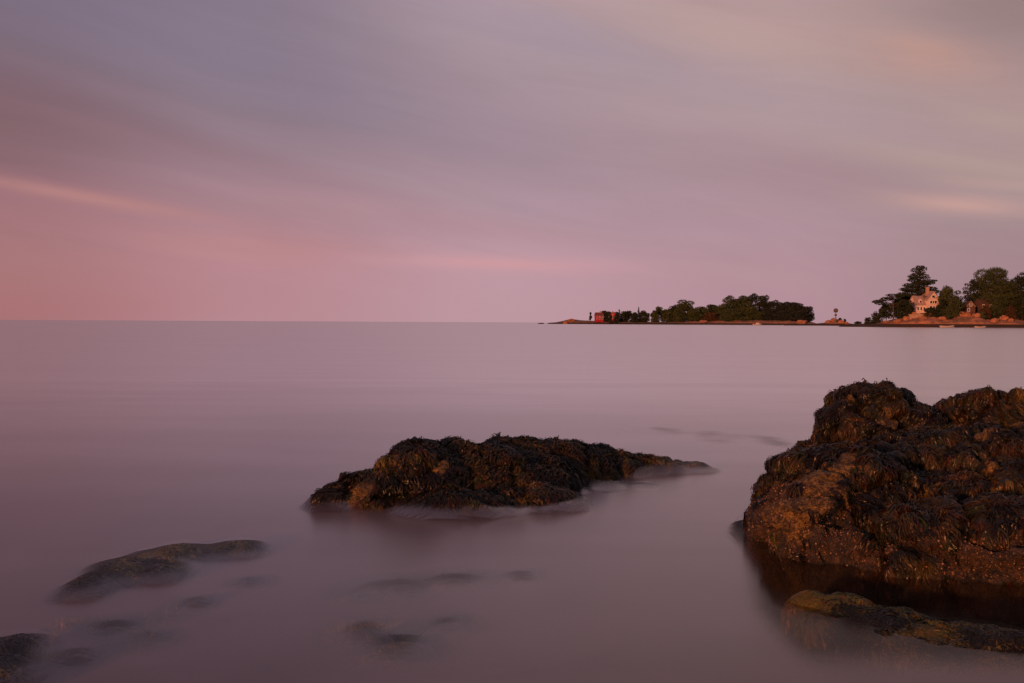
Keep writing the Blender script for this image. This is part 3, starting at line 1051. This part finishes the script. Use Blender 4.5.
def tree(px, top, wpx, d, kind, leaf, label, group, base=None, lean=0.0, leafs=0.55, dens=1.0, name=None, cat='tree'):
    rnd = random.Random(hash((px, d, kind)) & 0xffff if False else int(px * 13 + d * 7))
    x = (px - 512) / F * d
    gz = ground_z(x, d, 2.0)
    zt = spot(px, top, d).z
    H_ = (zt - gz + 0.4) * (1.05 if kind == 'dense' else 1.0)
    W_ = wpx / F * d
    nm = name or {'pine': 'pine_tree', 'spire': 'spruce_tree', 'flat': 'pine_tree', 'round': 'broadleaf_tree', 'dense': 'broadleaf_tree', 'airy': 'broadleaf_tree'}[kind]
    root = empty(nm, (x, d, gz - 0.4), 0, label, cat, group)
    B = crown_blobs(kind, H_, W_, rnd)
    mb = MB()
    tr = max(0.12, H_ * 0.017)
    topz = {'flat': .82, 'round': .7, 'dense': .6, 'airy': .8}.get(kind, .93)
    if name == 'shrub': tr *= 0.5
    pts = [(lean * H_ * f * f + math.sin(f * 5 + px) * tr * .8 * f, 0, H_ * topz * f) for f in (0, .2, .4, .6, .8, 1)]
    mb.tube(pts, [tr * (1.25 - f) + 0.03 for f in (0, .2, .4, .6, .8, 1)], 6)
    for (bx, by, bz, rx, ry, rz) in B[:14]:
        zs = max(.15 * H_, min(topz * H_ * .95, bz - 0.10 * H_))
        f = zs / (topz * H_)
        mb.tube([(lean * H_ * f * f, 0, zs), (bx * .5 + lean * H_ * f * f, by * .5, zs + (bz - zs) * .55), (bx + lean * H_ * f * f, by, bz)], [tr * .35, tr * .22, tr * .1], 4)
    mb.build('trunk', M_BARK, root)
    # crown: leaf clumps through the volume of the lobes
    P = []
    for (bx, by, bz, rx, ry, rz) in B:
        surf = (rx * ry + ry * rz + rz * rx) * 4.2
        n = int(min(1400, max(24, surf / (leafs ** 2) * 1.5 * dens)))
        v = rng.normal(size=(n, 3)); v /= np.linalg.norm(v, axis=1)[:, None]
        rr = rng.uniform(.55, 1.08, n) ** .7
        f = bz / H_
        P.append(v * rr[:, None] * np.array([rx, ry, rz]) + np.array([bx + lean * H_ * f * f, by, bz]))
    P = np.concatenate(P)
    n = len(P)
    a = rng.normal(size=(n, 3)); a /= np.linalg.norm(a, axis=1)[:, None]
    b = np.cross(a, rng.normal(size=(n, 3))); b /= np.linalg.norm(b, axis=1)[:, None]
    s_ = rng.uniform(.5, 1.15, n)[:, None] * leafs
    V = np.stack([P - a * s_ * .6, P + b * s_ * .38, P + a * s_ * .6, P - b * s_ * .38], 1).reshape(-1, 3)
    me = mesh_np('crown', V.tolist(), np.arange(4 * n).reshape(-1, 4).tolist())
    link_mesh('foliage' if name == 'shrub' else 'crown', me, LM[leaf], root)
    return root


HG = 'trees on the headland'
# (column, top row, width, distance, kind, leaf, label)
for a in [
    (919, 266, 40, 528, 'pine', 'dark', 'tallest tree of the headland, a dark ragged pine left of the white house', 0),
    (893, 289, 33, 520, 'flat', 'dark', 'flat topped spreading pine reaching out to the left on the headland', 0),
    (905, 291, 30, 535, 'round', 'dark', 'dark bushy tree between the flat topped pine and the tall ragged pine', 0),
    (886, 303, 18, 526, 'round', 'dark', 'low dark tree under the left side of the flat topped pine', 0),
    (901, 303, 20, 522, 'dense', 'dark', 'dense dark tree filling in below the tall ragged pine', 0),
    (950, 288, 22, 514, 'dense', 'green', 'dense olive green tree immediately right of the white house', 0),
    (957, 296, 16, 524, 'dense', 'dark', 'dark rounded tree behind the dense olive green tree', 0),
    (943, 292, 14, 545, 'round', 'dark', 'dark tree showing just behind the right side of the white house', 0),
    (967, 279, 22, 526, 'airy', 'dark', 'thin open crowned tree with sky showing through, above the small cottage', 0),
    (973, 278, 18, 540, 'airy', 'dark', 'thin arching tree behind the open crowned one', 0),
    (990, 270, 38, 524, 'dense', 'green', 'biggest rounded tree of the headland, olive green and dense', 0),
    (980, 281, 24, 532, 'dense', 'dark', 'dark tree on the left flank of the biggest rounded tree', 0),
    (1002, 277, 24, 536, 'round', 'dark', 'dark tree on the right flank of the biggest rounded tree', 0),
    (1009, 276, 26, 528, 'airy', 'dark', 'open crowned tree with pale sky gaps near the right edge', 0),
    (1012, 285, 26, 524, 'dense', 'green', 'olive tree under the open crowned one near the right edge', 0),
    (1024, 273, 34, 522, 'dense', 'dark', 'tall dark tree cut by the right edge of the photo', 0),
    (1022, 295, 22, 514, 'dense', 'dark', 'low dark tree at the shore by the right edge', 0),
    (966, 300, 12, 530, 'dense', 'dark', 'dark undergrowth tree left of the small cottage', 0),
]:
    tree(a[0], a[1], a[2] * 1.1, *a[3:7], HG, leafs=0.6, dens=1.15)
for px, w_ in ((1052, 40), (1080, 46), (1110, 40)):
    tree(px, 276, w_, 530, 'dense', 'dark', 'dark tree of the headland wood beyond the right edge', HG, leafs=1.0)
tree(909, 296, 9, 513, 'round', 'dark', 'dark tree screening the left wing of the white house', HG, leafs=0.55)
tree(940.5, 299, 10, 512, 'dense', 'dark', 'narrow dark tree hugging the right corner of the white house', HG, leafs=0.5)
SHG = 'shrubs along the headland'
for px, top, w_, d, kd, lf, lb in [
    (868, 317, 9, 528, 'dense', 'dark', 'leftmost small dark shrub at the low end of the headland'),
    (876, 312, 11, 526, 'dense', 'dark', 'dark shrub sloping up at the left end of the headland'),
    (881, 309, 8, 524, 'round', 'dark', 'pointed dark shrub left of the flat topped pine'),
    (931, 308, 18, 510, 'dense', 'dark', 'dark clipped bush in front of the white house porch'),
    (945, 309, 14, 508, 'dense', 'green', 'green bush at the foot of the dense olive green tree'),
    (984, 306, 15, 516, 'dense', 'red', 'russet shrub under the left half of the biggest rounded tree'),
    (981, 312, 9, 509, 'dense', 'green', 'small green bush among boulders below the russet shrub'),
    (1010, 304, 12, 514, 'dense', 'red', 'russet shrub near the right edge above the last boulder'),
    (998, 308, 18, 518, 'dense', 'dark', 'dark shrub in the hollow between the two right hand boulders'),
    (910, 306, 10, 516, 'dense', 'red', 'reddish shrub on the bluff left of the white house')]:
    tree(px, top, w_, d, kd, lf, lb, SHG, leafs=0.5, name='shrub', cat='shrub')

IG = 'trees on the island'
for a in [
    (590.3, 312, 2.6, 1015, 'round', 'dark', 'tiny lone dark tree left of the red house on the island'),
    (604, 311, 8, 1035, 'dense', 'dark', 'dark tree behind the larger red house'),
    (608, 312, 7, 1016, 'dense', 'dark', 'dark bush like tree between the two red houses'),
    (619, 309.5, 6, 1018, 'spire', 'dark', 'small pointed evergreen right of the second red house'),
    (610.5, 315, 3.2, 1006, 'dense', 'dark', 'small dark bush hiding the left corner of the second red house'),
    (616.2, 314, 3.4, 1006, 'dense', 'dark', 'small dark bush hiding the right corner of the second red house'),
    (616, 312, 6, 1030, 'dense', 'dark', 'dark tree behind the second red house'),
    (624, 311.5, 7, 1016, 'dense', 'dark', 'low round tree, first right of the small pointed evergreen'),
    (629, 309.5, 8, 1020, 'round', 'dark', 'tree in the middle of the low clump right of the red houses'),
    (634, 312, 7, 1016, 'dense', 'dark', 'low round tree at the right end of the clump by the red houses'),
    (638.5, 307, 4.4, 1018, 'spire', 'dark', 'tallest slim spire tree on the left half of the island'),
    (643, 311, 8, 1020, 'dense', 'dark', 'round tree right of the slim spire tree'),
    (647.5, 313, 5, 1016, 'round', 'dark', 'small tree at the gap in the middle of the island'),
    (655, 310.5, 8, 1018, 'dense', 'green', 'low green tree just right of the gap in the island wood'),
    (659, 306.5, 9, 1026, 'round', 'green', 'taller green tree right of the gap in the island wood'),
    (667, 310, 12, 1024, 'dense', 'green', 'low green tree left of the first big dome of the island wood'),
    (673, 306, 10, 1034, 'dense', 'dark', 'dark tree rising to the first big dome of the island wood'),
    (684.5, 301, 18, 1034, 'dense', 'green', 'first big dome shaped tree of the island wood'),
    (679, 309, 12, 1020, 'dense', 'green', 'low green tree in front of the first big dome'),
    (694, 309, 14, 1022, 'dense', 'green', 'low green tree right of the first big dome'),
    (704, 307, 18, 1034, 'dense', 'green', 'broad green tree in the dip of the island wood'),
    (714, 305, 14, 1040, 'dense', 'dark', 'tree behind the dip rising to the right in the island wood'),
    (722, 303, 16, 1034, 'dense', 'green', 'green tree left of the island wood summit'),
    (710, 313, 14, 1018, 'dense', 'red', 'brownish low tree on the shore in front of the dip'),
    (732, 297.5, 18, 1044, 'dense', 'green', 'high green tree on the left side of the wood summit'),
    (743, 294, 17, 1050, 'dense', 'green', 'highest tree of the island wood, left one of the summit'),
    (753, 294.5, 15, 1052, 'dense', 'dark', 'second highest tree of the island wood, right of the summit'),
    (735, 308, 20, 1024, 'dense', 'green', 'front green tree below the wood summit on the left'),
    (750, 307, 20, 1026, 'dense', 'green', 'front olive tree below the wood summit'),
    (765, 296.5, 13, 1048, 'dense', 'dark', 'knobbly dark tree just right of the summit'),
    (774, 301, 16, 1044, 'dense', 'blue', 'dark bluish tree on the right slope of the wood'),
    (766, 309, 18, 1028, 'dense', 'blue', 'low bluish dark tree in front of the right slope'),
    (784, 302.5, 17, 1042, 'dense', 'blue', 'shaded tree on the shelf right of the summit'),
    (782, 311, 18, 1026, 'dense', 'blue', 'low shaded tree near the shore on the right of the island'),
    (796, 301, 17, 1038, 'dense', 'blue', 'rounded shaded tree near the right end of the island wood'),
    (797, 310, 18, 1022, 'dense', 'blue', 'front shaded tree near the right end of the island'),
    (806, 305, 14, 1030, 'dense', 'blue', 'rightmost shaded tree sloping down at the end of the island'),
    (724, 311, 16, 1022, 'dense', 'green', 'front green tree in the middle of the island shore')]:
    tree(a[0], a[1], a[2] * 1.34, *a[3:], IG, leafs=0.95, dens=1.5)

for px, top, w_, lb in ((840, 318, 4, 'dark shrub on the right shoulder of the orange mound on the spit'), (844.5, 319, 3.5, 'small dark shrub at the right foot of the mound on the spit'),
                        (858, 321.5, 9, 'low pale green shrub on the flat neck right of the spit mound')):
    tree(px, top, w_, 812, 'dense', 'dark', lb, 'shrubs on the spit', leafs=0.7, name='shrub', cat='shrub')

# ------------------------------------------------------------------ houses
M_WHITE = plain('white_painted_clapboard', (0.66, 0.49, 0.45), (0.56, 0.41, 0.38), 0.5, 0.7)
M_TRIM = plain('white_trim', (0.82, 0.80, 0.78), (0.78, 0.76, 0.74), 1.0, 0.6)
M_SHING = plain('grey_shingle_roof', (0.34, 0.24, 0.22), (0.27, 0.19, 0.17), 1.2, 0.9)
M_GLASS, t, p, o_ = new_mat('window_glass')
t.put(p.inputs['Base Color'], (0.03, 0.03, 0.035)); p.inputs['Roughness'].default_value = 0.1
M_RED = plain('red_painted_boards', (0.34, 0.012, 0.035), (0.26, 0.010, 0.028), 0.8, 0.7)
M_REDROOF = plain('dark_red_roof', (0.16, 0.04, 0.04), (0.12, 0.035, 0.035), 0.8, 0.9)
M_BRICK = plain('chimney_brick', (0.42, 0.26, 0.22), (0.32, 0.20, 0.17), 2.0, 0.9)
M_BROWN = plain('brown_shingle_wall', (0.09, 0.045, 0.035), (0.06, 0.03, 0.025), 1.0, 0.9)
M_STONE = plain('terrace_stone', (0.42, 0.27, 0.19), (0.28, 0.18, 0.13), 0.9, 0.9, 0.4)


def window(parent, x0, x1, y, z0, z1, label=None):
    """frame proud of the wall plane y (wall faces -y), pane inside it, sill below"""
    f = MB()
    tk = 0.14
    f.box(x0 - tk, x0, y - .07, y + .02, z0 - tk, z1 + tk).box(x1, x1 + tk, y - .07, y + .02, z0 - tk, z1 + tk)
    f.box(x0, x1, y - .07, y + .02, z1, z1 + tk).box(x0, x1, y - .10, y + .02, z0 - tk, z0)
    fr_ = f.build('window', M_TRIM, parent)
    g = MB().box(x0, x1, y - .03, y + .01, z0, z1)
    g.build('pane', M_GLASS, fr_)
    return fr_


def gable_house(root, x0, x1, y0, y1, z0, ze, zp, wall, roof, ridge='y', over=0.4):
    """walls with gable ends and a two slope roof; returns wall, roof"""
    xm, ym = (x0 + x1) / 2, (y0 + y1) / 2
    w_ = MB()
    th = 0.22
    if ridge == 'y':
        w_.poly_prism([(x0, z0), (x1, z0), (x1, ze), (xm, zp), (x0, ze)], y0, y1)
        r_ = MB()
        sl_ = (zp - ze) / (xm - x0)
        for s in (-1, 1):
            xe = xm + s * (xm - x0 + over)
            zz_ = zp - (xm - x0 + over) * sl_
            r_.poly_prism([(xm, zp + .02), (xe, zz_ + .02), (xe, zz_ + th + .02), (xm, zp + th + .12)], y0 - over, y1 + over)
    else:
        w_.prism_x([(y0, z0), (y1, z0), (y1, ze), (ym, zp), (y0, ze)], x0, x1)
        r_ = MB()
        sl_ = (zp - ze) / (ym - y0)
        for s in (-1, 1):
            ye = ym + s * (ym - y0 + over)
            zz_ = zp - (ym - y0 + over) * sl_
            r_.prism_x([(ym, zp + .02), (ye, zz_ + .02), (ye, zz_ + th + .02), (ym, zp + th + .12)], x0 - over, x1 + over)
    return w_.build('wall', wall, root), r_.build('roof', roof, root)


# big white house on the headland bluff: origin at its base
hb = spot(930, 312.3, 518)
hs = empty('white_house', (hb.x, 518, hb.z), R(10), 'white gabled three storey house with chimney, glowing in the low sun above the headland rocks', 'house')
W1, RF1 = gable_house(hs, -1.8, 5.2, 0, 9, -2.5, 6.6, 10.8, M_WHITE, M_SHING, 'y')
MB().box(-0.1, 1.3, 3.2, 4.4, 8.6, 13.2).box(-0.25, 1.45, 3.05, 4.55, 12.9, 13.3).build('chimney', M_BRICK, RF1)
window(hs, 0.9, 2.5, 0, 7.6, 8.8)
window(hs, -0.2, 1.0, 0, 4.6, 6.0); window(hs, 1.3, 2.1, 0, 4.6, 6.0); window(hs, 2.4, 3.6, 0, 4.6, 6.0)
window(hs, -0.4, 1.0, 0, 1.5, 3.2); window(hs, 1.6, 2.6, 0, 1.5, 3.2); window(hs, 3.0, 4.4, 0, 1.5, 3.2)
# left wing, set back, with its own long roof
W2, RF2 = gable_house(hs, -7.4, -1.82, 1.2, 8, -3.0, 4.2, 8.4, M_WHITE, M_SHING, 'x')
dm = MB().poly_prism([(-5.6, 4.8), (-3.6, 4.8), (-3.6, 6.0), (-4.6, 7.0), (-5.6, 6.0)], 1.5, 4.0).build('dormer', M_WHITE, RF2)
MB().box(-5.1, -4.1, 1.44, 1.52, 5.0, 6.0).build('pane', M_GLASS, hs)
for wx in (-6.7, -4.9, -3.2): window(hs, wx, wx + 0.9, 1.2, 1.0, 2.7)
# porch along the front
pr = MB()
pr.box(-7.2, 5.0, -2.6, -0.02, -0.35, -0.12)
pr.build('porch_floor', M_TRIM, hs)
MB().prism_x([(-2.8, 0.55), (-0.03, 0.95), (-0.03, 1.1), (-2.8, 0.7)], -2.0, 5.4).build('porch_roof', M_SHING, hs)
for px_ in (-1.7, 0.6, 2.9, 4.9):
    MB().box(px_ - .1, px_ + .1, -2.5, -2.3, -0.12, 0.58).build('porch_post', M_TRIM, hs)
# bay on the lower left
MB().poly_prism([(-8.6, -3.5), (-7.42, -3.5), (-7.42, 2.6), (-8.6, 1.6)], 2.0, 7.0).build('lean_to', M_WHITE, hs)
# stone retaining wall below the house
rw = spot(921, 318, 511)
t_ = empty('retaining_wall', (rw.x, 511, rw.z), R(4), 'pinkish stone retaining wall with dark openings on the slope under the white house', 'wall')
MB().box(-6, 7, 0, 1.2, -3.2, 1.6).box(-6.3, 7.3, -.15, 1.35, 1.6, 1.9).build('wall_body', M_STONE, t_)
M_OPENING_SHADE = plain('opening_shade', (0.02, 0.015, 0.012), None, 1.0, 0.9)  # near-black colour stands in for the shade inside the wall's openings
for a, b_ in ((-1.0, 0.8), (2.0, 4.0)):
    MB().box(a, b_, -0.06, 0.02, -1.6, 0.4).build('opening_panel', M_OPENING_SHADE, t_)

# small shingled cottage among the headland trees
cb = spot(974, 311, 512)
ct = empty('cottage', (cb.x, 516, cb.z - 0.6), R(-8), 'small brown gabled cottage with pale trim half hidden among the headland trees', 'house')
gable_house(ct, -2.2, 2.2, 0, 6, -2.5, 3.0, 5.6, M_BROWN, M_BROWN, 'y', 0.3)
MB().poly_prism([(-2.3, 3.0), (-2.05, 2.95), (0, 5.45), (2.05, 2.95), (2.3, 3.0), (0, 5.8)], -0.34, -0.22).build('gable_trim', M_BRICK, ct)
window(ct, -0.5, 0.5, 0, 3.2, 4.2); window(ct, -1.5, -0.6, 0, 0.6, 2.0)
MB().box(0.3, 1.3, -0.06, 0.01, -0.6, 1.6).build('door', M_BROWN, ct)
cb = spot(987, 309, 520)
ct = empty('shed', (cb.x, 520, cb.z), R(5), 'dark reddish brown house behind the russet shrub under the biggest rounded tree', 'house')
gable_house(ct, -4, 4, 0, 6, -3, 2.8, 4.8, M_BROWN, M_BROWN, 'x', 0.3)
window(ct, -2.6, -1.6, 0, 0.8, 2.2); window(ct, 1.4, 2.4, 0, 0.8, 2.2)

# red houses on the island
rb = spot(600.3, 319.6, 1012)
rh = empty('red_house', (rb.x, 1012, rb.z - 0.6), R(12), 'bright red gabled house nearest the left tip of the island', 'house')
w_, r_ = gable_house(rh, -4.2, 3.4, 0, 7, -2, 4.9, 7.6, M_RED, M_REDROOF, 'x', 0.4)
MB().box(0.4, 1.4, 3, 4, 6.6, 9.6).build('chimney', M_BRICK, r_)
for wx in (-3.8, -1.2, 1.6): window(rh, wx, wx + 1.1, 0, 1.0, 2.8); 
for wx in (-3.8, -1.2, 1.6): window(rh, wx, wx + 1.1, 0, 3.7, 5.0)
rb = spot(613, 319, 1014)
rh = empty('red_house', (rb.x, 1014, rb.z - 0.8), R(-6), 'darker red house half hidden by trees, right of the bright red one on the island', 'house')
w_, r_ = gable_house(rh, -3.4, 3.0, 0, 6, -2, 5.6, 8.0, M_RED, M_REDROOF, 'y', 0.4)
window(rh, -1.6, -0.6, 0, 4.6, 6.0); window(rh, -1.8, -0.6, 0, 1.2, 3.0); window(rh, 0.8, 2.0, 0, 1.2, 3.0)
MB().box(-1.2, -0.3, 2.4, 3.2, 7, 9.2).build('chimney', M_BRICK, r_)

# ------------------------------------------------------------------ marker on the spit
mz = ground_z((835.5 - 512) / F * 808, 808)
mk = empty('navigation_marker', ((835.5 - 512) / F * 808, 808, max(mz, 4.5)), 0, 'post marker with a dark round top standing on the orange mound of the spit', 'marker')
M_POST = plain('weathered_post', (0.10, 0.07, 0.07), None, 1.0, 0.8)
ztop = spot(835.5, 308.4, 808).z - max(mz, 4.5)
MB().tube([(0, 0, -1), (0, 0, ztop - 1.2)], [0.28, 0.22], 8).build('post', M_POST, mk)
tp = MB()
tp.tube([(0, 0, ztop - 3.3), (0, 0, ztop - 3.0), (0, 0, ztop - 2.2), (0, 0, ztop - 1.2), (0, 0, ztop - .5), (0, 0, ztop)], [0.9, 1.45, 1.75, 1.75, 1.4, .7], 12).build('topmark', M_POST, mk)
MB().box(-.75, .75, -.75, .75, ztop - 6.2, ztop - 4.6).build('lamp_box', M_POST, mk)
for s in (-1, 1):
    MB().tube([(s * 1.3, 0, -0.6), (0, 0, ztop - 6.2)], [0.12, 0.12], 5).build('brace', M_POST, mk)

# ------------------------------------------------------------------ boats
M_HULL = plain('pale_hull_paint', (0.42, 0.34, 0.32), (0.35, 0.28, 0.26), 0.8, 0.5)
M_HULLD = plain('dark_hull_paint', (0.06, 0.05, 0.06), None, 0.8, 0.5)
M_INNER = plain('boat_wood', (0.30, 0.19, 0.12), None, 0.8, 0.7)


def boat(px, d, L, label, mat_, rz, cabin=False):
    root = empty('rowing_boat' if not cabin else 'cabin_boat', ((px - 512) / F * d, d, 0), rz, label, 'boat')
    N, Mq = 13, 9
    V, Fq = [], []
    for i in range(N):
        u = i / (N - 1)
        beam = L * .17 * (math.sin(math.pi * min(1, (u + .18) / 1.36)) ** .7) * (1 if u < .7 else max(0.03, 1 - ((u - .7) / .3) ** 1.8))
        sheer = L * .105 * (1 + .55 * (2 * u - 1) ** 2 * (1.3 if u > .5 else .5))
        for j in range(Mq):
            a = math.pi * j / (Mq - 1)
            V.append(((u - .5) * L, -math.cos(a) * beam, sheer - math.sin(a) ** .7 * (sheer + L * .05)))
    for i in range(N - 1):
        for j in range(Mq - 1):
            a = i * Mq + j
            Fq.append((a, a + Mq, a + Mq + 1, a + 1))
    Fq.append(tuple(range(Mq)))
    me = mesh_np('hull', V, Fq)
    h = link_mesh('hull', me, mat_, root, True)
    md = h.modifiers.new('s', 'SOLIDIFY'); md.thickness = 0.05
    if not cabin:
        for u in (-.15, .15):
            MB().box(u * L - .13, u * L + .13, -L * .15, L * .15, L * .06, L * .06 + .04).build('seat', M_INNER, root)
    else:
        c0 = MB().box(-L * .12, L * .2, -L * .1, L * .1, L * .06, L * .24).build('cabin', M_TRIM, root)
        MB().box(-L * .08, L * .16, -L * .103, -L * .1, L * .16, L * .21).build('pane', M_GLASS, c0)
    return root


boat(947, 487, 7.2, 'low pale boat lying at the waterline right of the white house', M_HULL, R(4))
boat(980, 486, 5.2, 'small pale boat at the waterline below the biggest rounded tree', M_HULL, R(-6))
boat(986, 486.5, 3.6, 'small dark boat touching the pale one below the biggest rounded tree', M_HULLD, R(20))
boat(757, 988, 9.0, 'small pale cabin boat at the shore of the wooded island', M_HULL, R(3), True)
